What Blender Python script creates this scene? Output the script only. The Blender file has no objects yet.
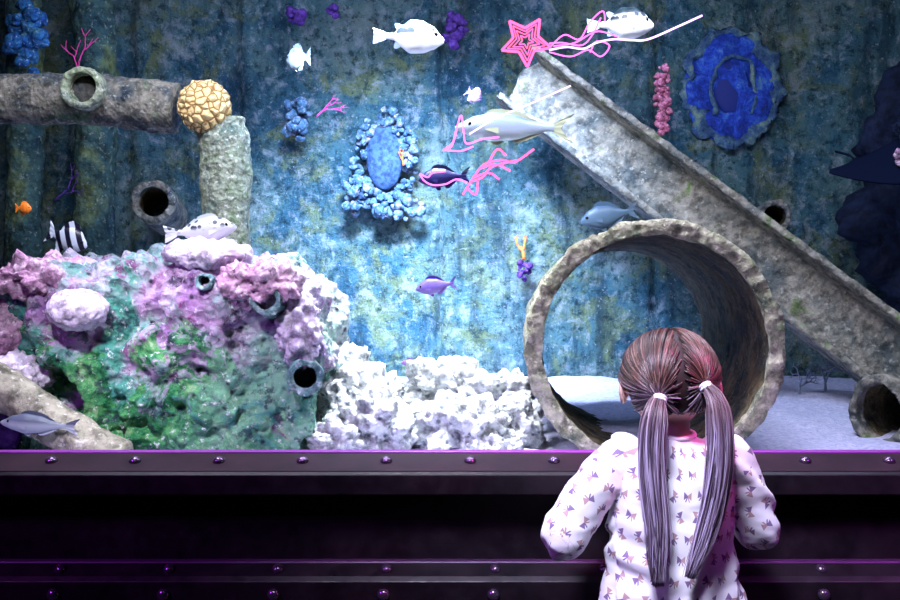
import bpy, bmesh, math, random
import numpy as np
from mathutils import Vector, Matrix, noise, Euler
random.seed(7)
S=bpy.context.scene
try:
    S.view_settings.view_transform='Standard'
except Exception: pass
# ------------------------------------------------------------------ helpers
def link(o): S.collection.objects.link(o); return o
def mk(name,V,F,mat=None,loc=(0,0,0),label=None,cat=None,parent=None,smooth=True,kind=None,group=None,rot=None):
    me=bpy.data.meshes.new(name); me.from_pydata([tuple(v) for v in V],[],F); me.update()
    return mko(name,me,mat,loc,label,cat,parent,smooth,kind,group,rot)
def mko(name,me,mat=None,loc=(0,0,0),label=None,cat=None,parent=None,smooth=True,kind=None,group=None,rot=None):
    if smooth: me.polygons.foreach_set('use_smooth',[True]*len(me.polygons))
    o=bpy.data.objects.new(name,me); link(o); o.location=loc
    if rot: o.rotation_euler=rot
    if mat:
        for m in (mat if isinstance(mat,(list,tuple)) else [mat]): me.materials.append(m)
    if label:o['label']=label
    if cat:o['category']=cat
    if kind:o['kind']=kind
    if group:o['group']=group
    if parent:o.parent=parent
    return o
def add(A,B):
    n=len(A[0]); A[0].extend(B[0]); A[1].extend([tuple(i+n for i in f) for f in B[1]]); return A
def frames(P):
    P=[Vector(p) for p in P]; n=len(P); T=[]
    for i in range(n):
        t=(P[min(i+1,n-1)]-P[max(i-1,0)]); T.append(t.normalized() if t.length>1e-9 else Vector((0,0,1)))
    u=T[0].orthogonal().normalized(); out=[]
    for i in range(n):
        u=(u-T[i]*u.dot(T[i])).normalized(); out.append((P[i],u.copy(),T[i].cross(u)))
    return out
def tube(P,R,seg=12,cap=True):
    V=[];F=[]
    fr=frames(P)
    for i,(p,u,v) in enumerate(fr):
        r=R[i] if isinstance(R,(list,tuple)) else R
        for k in range(seg):
            a=2*math.pi*k/seg; V.append(p+(u*math.cos(a)+v*math.sin(a))*r)
    n=len(fr)
    for i in range(n-1):
        for k in range(seg):
            a=i*seg+k;b=i*seg+(k+1)%seg; F.append((a,b,b+seg,a+seg))
    if cap:
        F.append(tuple(range(seg))[::-1]); F.append(tuple(range((n-1)*seg,n*seg)))
    return [V,F]
def rings(L,seg=32):
    V=[];F=[]
    for (x,y,z,rx,ry) in L:
        for k in range(seg):
            a=2*math.pi*k/seg; V.append(Vector((x+rx*math.cos(a),y+ry*math.sin(a),z)))
    for i in range(len(L)-1):
        for k in range(seg):
            a=i*seg+k;b=i*seg+(k+1)%seg; F.append((a,b,b+seg,a+seg))
    F.append(tuple(range(seg))[::-1]); F.append(tuple(range((len(L)-1)*seg,len(L)*seg)))
    return [V,F]
def ell(c,r,rot=(0,0,0),u=20,v=12):
    V=[];F=[];M=Euler(rot).to_matrix();c=Vector(c)
    V.append(c+M@Vector((0,0,r[2])))
    for i in range(1,v):
        t=math.pi*i/v
        for k in range(u):
            a=2*math.pi*k/u
            V.append(c+M@Vector((r[0]*math.sin(t)*math.cos(a),r[1]*math.sin(t)*math.sin(a),r[2]*math.cos(t))))
    V.append(c+M@Vector((0,0,-r[2]))); L=len(V)-1
    for k in range(u):
        F.append((0,1+k,1+(k+1)%u)); F.append((L,L-u+(k+1)%u,L-u+k))
    for i in range(v-2):
        for k in range(u):
            a=1+i*u+k;b=1+i*u+(k+1)%u; F.append((a,a+u,b+u,b))
    return [V,F]
def box(a,b):
    x0,y0,z0=a;x1,y1,z1=b
    V=[Vector(p) for p in [(x0,y0,z0),(x1,y0,z0),(x1,y1,z0),(x0,y1,z0),(x0,y0,z1),(x1,y0,z1),(x1,y1,z1),(x0,y1,z1)]]
    return [V,[(3,2,1,0),(4,5,6,7),(0,1,5,4),(1,2,6,5),(2,3,7,6),(3,0,4,7)]]
def catmull(P,n):
    P=[Vector(p) for p in P]; Q=[P[0]*2-P[1]]+P+[P[-1]*2-P[-2]]; out=[]
    m=len(P)-1
    for j in range(n):
        s=j/(n-1)*m; i=min(int(s),m-1); t=s-i
        a,b,c,d=Q[i],Q[i+1],Q[i+2],Q[i+3]
        out.append(0.5*((2*b)+(c-a)*t+(2*a-5*b+4*c-d)*t*t+(3*b-a-3*c+d)*t**3))
    return out
def remesh(V,F,vox,it=4,fac=.5):
    me=bpy.data.meshes.new('tmp'); me.from_pydata([tuple(v) for v in V],[],F); me.update()
    o=bpy.data.objects.new('tmp',me); link(o)
    m=o.modifiers.new('r','REMESH'); m.mode='VOXEL'; m.voxel_size=vox
    s=o.modifiers.new('s','SMOOTH'); s.factor=fac; s.iterations=it
    dg=bpy.context.evaluated_depsgraph_get(); dg.update()
    out=bpy.data.meshes.new_from_object(o.evaluated_get(dg))
    bpy.data.objects.remove(o); bpy.data.meshes.remove(me)
    return out
def fbm(p,s,o=4,seed=0): return noise.fractal(Vector((p[0]*s+seed,p[1]*s+seed*1.7,p[2]*s-seed)),1.0,2.0,o)
# ------------------------------------------------------------------ materials
class NT:
    def __init__(s,name):
        s.m=bpy.data.materials.new(name); s.m.use_nodes=True; s.t=s.m.node_tree; s.n=s.t.nodes
        for x in list(s.n): s.n.remove(x)
        s.out=s.n.new('ShaderNodeOutputMaterial')
    def N(s,t,**k):
        x=s.n.new(t)
        for a,b in k.items(): setattr(x,a,b)
        return x
    def L(s,a,b): s.t.links.new(a,b)
    def M(s,op,a,b=None,c=None):
        x=s.N('ShaderNodeMath',operation=op)
        for i,v in enumerate((a,b,c)):
            if v is None: continue
            if isinstance(v,(int,float)): x.inputs[i].default_value=v
            else: s.L(v,x.inputs[i])
        return x.outputs[0]
    def mix(s,f,a,b,bt='MIX'):
        x=s.N('ShaderNodeMix',data_type='RGBA',blend_type=bt)
        for i,v in ((0,f),(6,a),(7,b)):
            if isinstance(v,(int,float)): x.inputs[i].default_value=v
            elif isinstance(v,tuple): x.inputs[i].default_value=(v+(1,))[:4]
            else: s.L(v,x.inputs[i])
        return x.outputs[2]
    def ramp(s,f,st,interp='LINEAR'):
        x=s.N('ShaderNodeValToRGB'); cr=x.color_ramp; cr.interpolation=interp
        while len(cr.elements)<len(st): cr.elements.new(0.5)
        for e,(p,c) in zip(cr.elements,st): e.position=p; e.color=(tuple(c)+(1,))[:4] if not isinstance(c,(int,float)) else (c,c,c,1)
        s.L(f,x.inputs[0]); return x.outputs[0]
    def co(s,kind='Object',scale=None):
        t=s.N('ShaderNodeTexCoord').outputs[kind]
        if scale:
            mp=s.N('ShaderNodeMapping'); mp.inputs['Scale'].default_value=scale; s.L(t,mp.inputs[0]); t=mp.outputs[0]
        return t
    def noise(s,co,sc,det=4,rough=.55,dist=0):
        x=s.N('ShaderNodeTexNoise'); x.inputs['Scale'].default_value=sc; x.inputs['Detail'].default_value=det
        x.inputs['Roughness'].default_value=rough; x.inputs['Distortion'].default_value=dist; s.L(co,x.inputs['Vector']); return x.outputs['Fac']
    def vor(s,co,sc,feat='F1',out='Distance'):
        x=s.N('ShaderNodeTexVoronoi',feature=feat); x.inputs['Scale'].default_value=sc; s.L(co,x.inputs['Vector']); return x.outputs[out]
    def sep(s,co):
        x=s.N('ShaderNodeSeparateXYZ'); s.L(co,x.inputs[0]); return x.outputs
    def bsdf(s,col,rough=.6,metal=0,bump=None,bs=.4,bd=.01,spec=.4,emis=None,es=0,coat=0,sss=0):
        b=s.N('ShaderNodeBsdfPrincipled')
        for nm,v in (('Base Color',col),('Roughness',rough),('Metallic',metal)):
            if isinstance(v,(int,float)): b.inputs[nm].default_value=v
            elif isinstance(v,tuple): b.inputs[nm].default_value=(v+(1,))[:4]
            else: s.L(v,b.inputs[nm])
        b.inputs['Specular IOR Level'].default_value=spec
        b.inputs['Coat Weight'].default_value=coat
        if emis is not None:
            if isinstance(emis,tuple): b.inputs['Emission Color'].default_value=emis+(1,)
            else: s.L(emis,b.inputs['Emission Color'])
            b.inputs['Emission Strength'].default_value=es
        if sss: b.inputs['Subsurface Weight'].default_value=sss; b.inputs['Subsurface Radius'].default_value=(.01,.005,.003)
        if bump is not None:
            n=s.N('ShaderNodeBump'); n.inputs['Strength'].default_value=bs; n.inputs['Distance'].default_value=bd
            s.L(bump,n.inputs['Height']); s.L(n.outputs[0],b.inputs['Normal'])
        s.L(b.outputs[0],s.out.inputs['Surface']); return s.m
def plain(name,col,rough=.5,metal=0,**k): return NT(name).bsdf(col,rough,metal,**k)
def crust(name,st,sc=6,speck=None,spsc=60,bsc=40,bs=.6,bd=.01,pit_shade=None,rough=.8,pr=(.12,.3)):
    n=NT(name); c=n.co()
    f=n.noise(c,sc,6,.65,.3); col=n.ramp(f,st)
    dk=n.ramp(n.noise(c,sc*3.1,5,.7),[(.38,.4),(.55,1.0)]); col=n.mix(1.0,col,dk,'MULTIPLY')
    if speck:
        g=n.ramp(n.noise(c,spsc,3,.6),[(.58,0.0),(.70,.8)]); col=n.mix(g,col,speck)
    v=n.vor(c,bsc)
    if pit_shade:
        g=n.ramp(n.vor(c,pit_shade[1]),[(pr[0],1.0),(pr[1],0.0)]); col=n.mix(g,col,pit_shade[0])  # shade of small cavities put into the colour as dark spots
    h=n.M('ADD',n.noise(c,bsc,5,.7),n.M('MULTIPLY',v,.6))
    return n.bsdf(col,rough,0,bump=h,bs=bs,bd=bd,spec=.15)
# ------------------------------------------------------------------ camera
cam=bpy.data.cameras.new('camera'); co=link(bpy.data.objects.new('camera',cam)); co.location=(0,-2.3,1.115)
co.rotation_euler=(math.pi/2,0,0); cam.lens=40; cam.sensor_width=36; cam.clip_start=.05
S.camera=co
# ------------------------------------------------------------------ room & tank shell
m_dark=plain('dark_paint',(.012,.010,.018),.6)
def wallbox(name,a,b,mat,label):
    B=box(a,b); return mk(name,B[0],B[1],mat,label=label,cat='structure',smooth=False,kind='structure')
n=NT('dark_carpet'); m_floor=n.bsdf(n.ramp(n.noise(n.co(),200,2),[(.3,(.01,.008,.015)),(.7,(.03,.02,.04))]),.9)
wallbox('floor',(-3,-4,-.1),(3,-.12,0),m_floor,'dark carpeted viewing gallery floor')
wallbox('ceiling',(-3,-4,2.8),(3,2.6,2.9),m_dark,'black painted ceiling')
wallbox('wall_left',(-3.1,-4,0),(-3,-.12,2.8),m_dark,'dark painted gallery wall')
wallbox('wall_right',(3,-4,0),(3.1,-.12,2.8),m_dark,'dark painted gallery wall')
wallbox('wall_rear',(-3,-4.1,0),(3,-4,2.8),m_dark,'dark painted gallery wall behind the visitors')
wallbox('wall_header',(-3,-.12,2.2),(3,0,2.8),m_dark,'dark wall above the aquarium window')
def tank_wall_mat():
    n=NT('algae_concrete'); c=n.co()
    big=n.noise(c,1.7,7,.65,.5); mid=n.noise(c,4.5,8,.72,.5); fine=n.noise(c,45,4,.7)
    col=n.ramp(big,[(.33,(.015,.075,.14)),(.45,(.05,.155,.21)),(.54,(.11,.225,.23)),(.66,(.22,.31,.29))])
    col=n.mix(n.ramp(mid,[(.50,0.0),(.60,.8)]),col,(.20,.25,.10))
    col=n.mix(n.ramp(n.noise(c,12,7,.78,.3),[(.52,0.0),(.62,.7)]),col,(.38,.45,.49))
    streak=n.noise(n.co('Object',(3.2,1,.7)),2.0,7,.72,.4)
    col=n.mix(n.ramp(streak,[(.49,0.0),(.62,.72)]),col,(.010,.04,.07))
    col=n.mix(n.ramp(n.noise(c,24,6,.78),[(.38,.85),(.49,0.0)]),col,(.015,.045,.06))
    col=n.mix(n.ramp(fine,[(.60,0.0),(.70,.55)]),col,(.52,.6,.62))
    h=n.M('ADD',n.noise(c,16,8,.78),n.M('MULTIPLY',n.noise(c,70,4,.7),.5))
    return n.bsdf(col,.85,0,bump=h,bs=1,bd=.06,spec=.1)
m_wall=tank_wall_mat()
nx,nz=300,150; V=[];F=[]
for j in range(nz+1):
    for i in range(nx+1):
        x=-2.7+5.4*i/nx; z=.5+2.3*j/nz
        d=.06*fbm((x,0,z),1.6,5,3)+.022*fbm((x,0,z),10,4,9)
        for sx,w in ((-1.5,.03),(-.99,.025),(-.03,.012),(.95,.015)):
            d-=.05*math.exp(-((x-sx+.02*noise.noise(Vector((0,0,z*3))))/w)**2)
        V.append((x,2.34-d,z))
for j in range(nz):
    for i in range(nx):
        a=j*(nx+1)+i; F.append((a,a+1,a+nx+2,a+nx+1))
mk('wall_back',V,F,m_wall,label='algae stained blue green concrete tank wall',cat='structure',kind='structure')
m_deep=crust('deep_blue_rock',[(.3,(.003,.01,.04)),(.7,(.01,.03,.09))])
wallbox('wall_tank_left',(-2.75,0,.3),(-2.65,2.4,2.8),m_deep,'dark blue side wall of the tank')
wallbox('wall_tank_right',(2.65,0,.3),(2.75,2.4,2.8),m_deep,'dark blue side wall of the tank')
n=NT('pale_sand'); c=n.co()
m_sand=n.bsdf(n.ramp(n.noise(c,60,5,.7),[(.3,(.35,.38,.6)),(.7,(.74,.72,.88))]),.9,bump=n.noise(c,120,3,.7),bs=.7,bd=.02,spec=.1)
V=[];F=[];nx,ny=160,80
def sand_z(x,y): return .68+.085*max(0,y)/2.3+.02*fbm((x,y,0),3,3)+.006*fbm((x,y,0),18,2)
for j in range(ny+1):
    for i in range(nx+1):
        x=-2.64+5.28*i/nx;y=.03+2.26*j/ny; V.append((x,y,sand_z(x,y)))
for j in range(ny):
    for i in range(nx):
        a=j*(nx+1)+i; F.append((a,a+1,a+nx+2,a+nx+1))
mk('sand_bed',V,F,m_sand,label='bright white sand covering the bottom of the tank',cat='sand',kind='stuff')
# ------------------------------------------------------------------ riveted sill
n=NT('black_iron'); c=n.co()
m_iron=n.bsdf(n.ramp(n.noise(c,9,5),[(.3,(.006,.004,.007)),(.7,(.020,.012,.018))]),n.ramp(n.noise(c,30,4),[(.3,.3),(.7,.55)]),.3,bump=n.noise(c,40,4),bs=.2,bd=.004,spec=.35)
n=NT('brown_violet_iron'); c=n.co()
m_sill=n.bsdf(n.ramp(n.noise(c,12,5),[(.3,(.014,.006,.011)),(.7,(.032,.013,.022))]),.55,.1,spec=.2)
m_edge_light=plain('painted_edge_light',(.22,.03,.28),.4)  # magenta light on the sill edge, painted as a coloured strip
m_rail_light=plain('painted_rail_light',(.05,.010,.06),.4)  # magenta light on the rail ledge, painted as a coloured strip
m_rivet=plain('rivet_iron',(.14,.09,.16),.22,.8)
def prism(name,prof,mat,label,x0=-3,x1=3,parent=None):
    k=len(prof);V=[(x0,y,z) for y,z in prof]+[(x1,y,z) for y,z in prof]
    F=[(i,i+k,(i+1)%k+k,(i+1)%k) for i in range(k)]+[tuple(range(k)),tuple(range(k,2*k))[::-1]]
    o=mk(name,V,F,mat,label=label,cat=None if parent else 'structure',smooth=False,kind=None if parent else 'structure',parent=parent)
    b=o.modifiers.new('b','BEVEL'); b.width=.002; b.segments=2; return o
prism('wall_front',[(-.06,0),(-.06,.73),(.0,.73),(.0,0)],m_iron,'black iron panel wall under the aquarium window')
trim=prism('trim_1',[(-.13,.692),(-.13,.735),(-.118,.741),(-.02,.764),(.0,.764),(.0,.69)],m_iron,'riveted dark iron sill along the window bottom')
prism('sill_plate',[(-.119,.7413),(-.119,.7425),(-.02,.7655),(-.02,.7642)],m_sill,'brown violet sloped sill plate',parent=trim)
prism('edge_light_line',[(-.018,.764),(-.018,.769),(.0,.771),(.0,.764)],m_edge_light,'violet light along the window edge painted as thin strip',parent=trim)
trim2=prism('trim_2',[(-.12,.385),(-.12,.50),(-.11,.51),(-.075,.53),(-.06,.535),(-.06,.38)],m_iron,'riveted iron rail crossing the lower panel')
prism('rail_light_line',[(-.079,.5285),(-.077,.5335),(-.062,.5365),(-.062,.53)],m_rail_light,'violet light on the rail painted as thin strip',parent=trim2)
RV=ell((0,0,0),(.012,.012,.009),u=14,v=8); rme=None
def rivet(parent,loc,rot,s=1):
    global rme
    if rme is None:
        o=mk('rivet',RV[0],RV[1],m_rivet,parent=parent); rme=o.data
    else:
        o=bpy.data.objects.new('rivet',rme); link(o); o.parent=parent
    o.location=loc; o.rotation_euler=rot; o.scale=(s,s,s)
for i in range(-1,11):
    rivet(trim,(-.89+.187*i,-.068,.756),(.23,0,0),1.15)
for i in range(-1,9):
    rivet(trim2,(-.86+.24*i,-.092,.521),(.5,0,0),1.1)
    rivet(trim2,(-.865+.24*i,-.121,.472),(1.57,0,0),1.2)
# ------------------------------------------------------------------ crust materials
m_pipe=crust('crusted_iron_pipe',[(.35,(.04,.06,.09)),(.45,(.12,.13,.12)),(.55,(.26,.24,.20)),(.68,(.10,.17,.10))],9,(.36,.37,.34),60,55,1,.014)
m_pale=crust('pale_speckled_pipe',[(.35,(.12,.2,.17)),(.5,(.36,.40,.30)),(.65,(.18,.28,.14))],12,(.75,.76,.68),70,60,1,.014)
m_ring=crust('barnacled_pipe',[(.35,(.16,.20,.14)),(.45,(.38,.38,.25)),(.55,(.56,.53,.40)),(.68,(.26,.34,.18))],10,(.74,.72,.60),75,45,1,.014)
m_ringin=crust('shaded_pipe_inside',[(.35,(.025,.032,.033)),(.5,(.10,.085,.05)),(.62,(.17,.13,.065)),(.72,(.04,.07,.04))],8,(.2,.19,.13),75,45,1,.01)  # shade inside the pipes put into a darker crust colour
m_beam=crust('weathered_beam',[(.35,(.09,.11,.11)),(.48,(.20,.20,.17)),(.58,(.34,.31,.25)),(.68,(.12,.22,.05))],7,(.42,.40,.34),45,40,1,.012)
m_blue=crust('blue_coral',[(.3,(.01,.05,.28)),(.55,(.03,.17,.38)),(.7,(.15,.34,.32))],20,(.35,.5,.7),90,80,.7,.006)
m_blue2=crust('blue_green_coral',[(.3,(.03,.06,.18)),(.5,(.06,.14,.22)),(.7,(.28,.24,.32))],14,(.4,.43,.52),90,80,.7,.006)
m_purp=crust('purple_coral',[(.3,(.04,.01,.13)),(.6,(.12,.05,.28)),(.75,(.25,.12,.4))],20,None,90,80,.7,.006)
m_white=crust('white_coral_rubble',[(.3,(.58,.62,.65)),(.5,(.76,.79,.80)),(.7,(.87,.89,.90))],10,(.94,.95,.95),60,50,1,.02,pit_shade=((.15,.18,.22),30),pr=(.10,.26))
m_pink=crust('pink_coral',[(.3,(.38,.16,.32)),(.5,(.57,.34,.50)),(.7,(.72,.56,.68)),],14,(.86,.76,.84),70,60,.8,.012)
m_mag=plain('glowing_magenta_coral',(.6,.05,.28),.6,emis=(.9,.04,.3),es=.08)  # faint glow added to the coral, which is no lamp
m_oran=plain('orange_coral',(.7,.14,.02),.6)
m_grey=plain('grey_branch_coral',(.16,.2,.3),.8)
# ------------------------------------------------------------------ structures in tank
def hollow(name,p0,p1,ro,ri,mat,label,cat,amp=.012,seg=120,n1=36,sc=9,seed=1,matin=None):
    p0=Vector(p0);p1=Vector(p1);ax=(p1-p0);Ln=ax.length;ax.normalize()
    u=ax.cross(Vector((0,0,1))).normalized();w=u.cross(ax)
    prof=[(Ln*i/n1,ro,1) for i in range(n1+1)]
    prof+=[(Ln,ro+(ri-ro)*k/4,1) for k in range(1,4)]
    nin0=len(prof)
    prof+=[(Ln*(1-i/n1),ri,-1) for i in range(n1+1)]
    nin1=len(prof)-2
    prof+=[(0,ri+(ro-ri)*k/5,0) for k in range(1,5)]
    V=[];F=[];MI=[];K=len(prof)
    for (s,r,o) in prof:
        for k in range(seg):
            a=2*math.pi*k/seg; d=u*math.cos(a)+w*math.sin(a)
            q=ax*s+d*r; nn=fbm(q,sc,5,seed)
            lip=.010*math.exp(-(s/.03)**2)*(ro/.335) if o>=0 else 0
            am=amp*(1.0 if o>=0 else .5)
            rr=r+am*nn*(1 if o>=0 else -1)+lip*(1 if o>0 else 0)
            V.append(d*rr+ax*(s+(amp*.8*fbm(q,sc*1.5,4,seed+5) if s<.02 else 0)))
    for i in range(K):
        for k in range(seg):
            a=i*seg+k;b=i*seg+(k+1)%seg;j=(i+1)%K
            F.append((a,b,j*seg+(k+1)%seg,j*seg+k)); MI.append(1 if matin and nin0<=i<nin1-1 else 0)
    o=mk(name,V,F,[mat]+([matin] if matin else []),loc=p0,label=label,cat=cat)
    o.data.polygons.foreach_set('material_index',MI); return o
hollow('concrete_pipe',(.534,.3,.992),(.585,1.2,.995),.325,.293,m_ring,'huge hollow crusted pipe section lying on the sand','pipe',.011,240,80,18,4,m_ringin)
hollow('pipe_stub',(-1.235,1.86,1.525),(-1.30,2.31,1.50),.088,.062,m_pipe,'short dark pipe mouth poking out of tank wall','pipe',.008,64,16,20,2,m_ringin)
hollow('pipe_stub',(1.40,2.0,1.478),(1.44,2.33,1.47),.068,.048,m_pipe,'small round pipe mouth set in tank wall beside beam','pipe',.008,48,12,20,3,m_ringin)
hollow('pipe_fragment',(1.27,.66,.785),(1.75,.95,.79),.10,.082,m_beam,'short broken pipe piece half buried in sand','pipe',.012,90,30,14,6,m_ringin)
def solidpipe(name,P,r,mat,label,amp=.01,seg=48,n=90,sc=14,seed=1,flare=None,cat='pipe'):
    P=catmull(P,n); o0=P[0].copy(); P=[p-o0 for p in P]
    R=[r*(flare(i/(n-1)) if flare else 1) for i in range(n)]
    V,F=tube(P,R,seg)
    fr=frames(P)
    for i in range(n):
        for k in range(seg):
            v=V[i*seg+k]; c=fr[i][0]; d=(v-c).normalized(); V[i*seg+k]=v+d*amp*(fbm(v,sc,5,seed)+.4*fbm(v,sc*4,2,seed))
    return mk(name,V,F,mat,loc=o0,label=label,cat=cat)
hp=solidpipe('pipe',[(-1.95,1.1,1.80),(-1.5,1.1,1.80),(-1.2,1.1,1.795),(-.93,1.1,1.765)],.086,m_pipe,'thick rusted horizontal pipe with a round side port',.009,56,120,12,5)
fr0=hp.location
V=[];F=[];seg=64
prof=[(.0,.068),(-.05,.070),(-.062,.066),(-.062,.050),(-.05,.047),(0.0,.047)]
for (s,r) in prof:
    for k in range(seg):
        a=2*math.pi*k/seg; q=Vector((math.cos(a)*r,s,math.sin(a)*r)); q*=1+.06*fbm(q,30,3,2); V.append(q+Vector((-1.207,1.03,1.812))-fr0)
for i in range(len(prof)-1):
    for k in range(seg):
        a=i*seg+k;b=i*seg+(k+1)%seg;F.append((a,b,b+seg,a+seg))
mk('port_collar',V,F,m_pale,parent=hp)
D=ell(Vector((-1.207,1.02,1.812))-fr0,(.05,.008,.05)); mk('port_opening',D[0],D[1],crust('port_dark',[(.3,(.02,.03,.04)),(.7,(.1,.09,.07))],20),parent=hp)
solidpipe('pipe',[(-.79,1.12,1.72),(-.766,1.12,1.6),(-.766,1.12,1.3),(-.77,1.12,.72)],.083,m_pale,'pale speckled upright pipe encrusted with algae',.010,56,120,12,8,lambda t:1+.12*math.exp(-((t)/.06)**2))
mcol=crust('column_mat',[(.35,(.015,.05,.07)),(.5,(.05,.11,.10)),(.65,(.14,.19,.08))],6,(.24,.28,.24),50,40,1,.014)
for px,r,lab in ((-1.885,.075,'green stained vertical column against tank wall'),(-1.575,.09,'thick algae covered vertical column against tank wall')):
    solidpipe('column',[(px,2.12,.7),(px,2.12,1.3),(px+.01,2.12,2.0),(px-.01,2.12,2.6)],r,mcol,lab,.014,48,140,9,px*3,cat='column')
def lump(name,loc,r,mat,label,cat='coral',sub=5,amp=.25,sc=3,pw=2.0,seed=1,knob=0,ksc=10,pit=0,psc=8,rot=0,group=None,holes=None):
    bm=bmesh.new(); bmesh.ops.create_icosphere(bm,subdivisions=sub,radius=1)
    mr=max(r)
    for v in bm.verts:
        d=v.co.normalized()
        k=(abs(d.x)**pw+abs(d.y)**pw+abs(d.z)**pw)**(-1/pw)
        q=Vector((d.x*r[0],d.y*r[1],d.z*r[2]))*k
        qs=q/mr
        h=amp*fbm(qs,sc,6,seed)
        if knob:
            dd=noise.voronoi(qs*ksc+Vector((seed,0,0)))[0]; h+=knob*(.5-dd[0])
        if pit:
            dd=noise.voronoi(qs*psc+Vector((0,seed,0)))[0]; h-=pit*max(0,1-dd[0]/.38)**1.0
        if holes:
            for (hx,hz,hr,hd) in holes:
                if d.y<0:
                    e=math.hypot(q.x-hx,q.z-hz)/hr+.25*noise.noise(qs*9)
                    if e<1.3: h-=hd*max(0,min(1,(1.3-e)/.5))
        n_=Vector((d.x/r[0],d.y/r[1],d.z/r[2])).normalized()
        v.co=q+n_*h*mr
    if rot: bmesh.ops.rotate(bm,verts=bm.verts,cent=(0,0,0),matrix=Matrix.Rotation(rot,3,'Z'))
    me=bpy.data.meshes.new(name); bm.to_mesh(me); bm.free()
    return mko(name,me,mat,loc=loc,label=label,cat=cat,group=group)
def cluster(name,loc,r,nb,br,mat,label,cat='coral',seed=1,shell=False,hole=None,grp=None):
    rnd=random.Random(seed); A=[[],[]]
    for i in range(nb):
        while True:
            if shell:
                a=rnd.uniform(0,2*math.pi); p=Vector((math.cos(a)*r[0],rnd.uniform(-r[1],r[1]),math.sin(a)*r[2]))*rnd.uniform(.8,1.25); break
            p=Vector([rnd.uniform(-1,1) for _ in range(3)])
            if p.length<1: p=Vector((p.x*r[0],p.y*r[1],p.z*r[2])); break
        b=br*rnd.uniform(.45,1.3); E=ell(p,(b,b*.9,b*rnd.uniform(.8,1.1)),u=14,v=9)
        E[0]=[v+(v-p).normalized()*b*.4*fbm(v,1.0/b,3,i) for v in E[0]]; add(A,E)
    return mk(name,A[0],A[1],mat,loc=loc,label=label,cat=cat,group=grp)
n=NT('yellow_brain_coral'); c=n.co(); v=n.vor(c,36,'DISTANCE_TO_EDGE'); 
m_brain=n.bsdf(n.ramp(v,[(.02,(.25,.13,.03)),(.14,(.85,.62,.28))]),.7,bump=v,bs=1,bd=.02)
lump('brain_coral',(-.825,1.06,1.765),(.09,.08,.088),m_brain,'rounded yellow honeycomb coral capping the pipe joint',amp=.05,knob=.12,ksc=4.2,seed=3)
cluster('ball_coral',(-1.79,1.92,2.22),(.085,.06,.17),44,.032,m_blue,'cluster of round blue corals high on the column',seed=2)
cluster('ball_coral',(-.69,2.2,1.93),(.06,.05,.09),34,.022,m_blue2,'knobbly blue green coral clump on tank wall',seed=3)
cluster('ball_coral',(-.69,2.22,2.40),(.045,.05,.045),14,.022,m_purp,'small purple coral tuft on tank wall',seed=4)
cluster('ball_coral',(-.52,2.22,2.42),(.025,.04,.025),6,.018,m_purp,'small purple coral tuft on tank wall',seed=14)
cluster('ball_coral',(.02,2.22,2.34),(.05,.05,.08),16,.024,m_purp,'purple coral tuft beside seam of tank wall',seed=5)
hatch=cluster('wall_hatch',(-.296,2.24,1.74),(.115,.04,.19),170,.020,m_blue2,'oval blue hatch in tank wall ringed with knobbly coral','hatch',seed=6,shell=True)
A=ell((.0,.0,.02),(.085,.05,.15)); mk('hatch_panel',A[0],A[1],crust('hatch_blue',[(.3,(.02,.05,.14)),(.7,(.06,.12,.24))],12,None,60,40),parent=hatch)
cluster('ball_coral',(-.42,2.2,1.60),(.06,.04,.10),34,.020,m_blue2,'knobbly coral growing under the coral ringed hatch',seed=16)
cluster('ball_coral',(-.24,2.2,1.53),(.13,.04,.06),40,.020,m_blue2,'knobbly coral growing under the coral ringed hatch',seed=17)
seg=120
pts=[(math.cos(2*math.pi*k/seg)*.205,0,math.sin(2*math.pi*k/seg)*.25) for k in range(seg)]; pts.append(pts[0])
T=tube(pts,[.026]*(seg+1),12,False)
T[0]=[v+v.normalized()*.06*fbm(v,11,7,3) for v in T[0]]; T[0]=[Vector((v.x,v.y*.4,v.z)) for v in T[0]]
n=NT('blue_rim'); c=n.co()
m_rim=n.bsdf(n.ramp(n.noise(c,11,8,.8),[(.36,(.006,.02,.06)),(.47,(.02,.06,.13)),(.54,(.06,.12,.15)),(.62,(.14,.20,.13))]),.8,bump=n.noise(c,30,5),bs=1,bd=.02)
port=mk('porthole',T[0],T[1],m_rim,loc=(1.297,2.31,2.093),label='deep blue glowing oval recess with ragged rim in wall',cat='porthole')
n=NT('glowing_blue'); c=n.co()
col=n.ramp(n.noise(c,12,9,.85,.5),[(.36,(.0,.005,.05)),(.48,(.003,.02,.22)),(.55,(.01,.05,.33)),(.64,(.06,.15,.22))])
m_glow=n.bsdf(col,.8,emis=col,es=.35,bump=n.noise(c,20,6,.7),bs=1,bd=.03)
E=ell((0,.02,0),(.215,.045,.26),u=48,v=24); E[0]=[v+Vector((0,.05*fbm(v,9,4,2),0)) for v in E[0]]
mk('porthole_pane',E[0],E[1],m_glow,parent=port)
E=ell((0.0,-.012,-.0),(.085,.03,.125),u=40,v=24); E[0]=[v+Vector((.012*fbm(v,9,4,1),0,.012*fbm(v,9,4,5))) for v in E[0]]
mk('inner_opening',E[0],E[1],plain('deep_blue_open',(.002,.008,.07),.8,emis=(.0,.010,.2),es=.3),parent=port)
T=tube(catmull([(-.085,-.03,-.13),(-.095,-.035,0),(-.07,-.035,.10),(0,-.035,.14),(.07,-.035,.10),(.095,-.035,0),(.085,-.03,-.13)],50),.009,8); T[0]=[v+Vector((.015*fbm(v,15,4,1),0,.015*fbm(v,15,4,7))) for v in T[0]]
mk('inner_frame',T[0],T[1],m_rim,parent=port)
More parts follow.
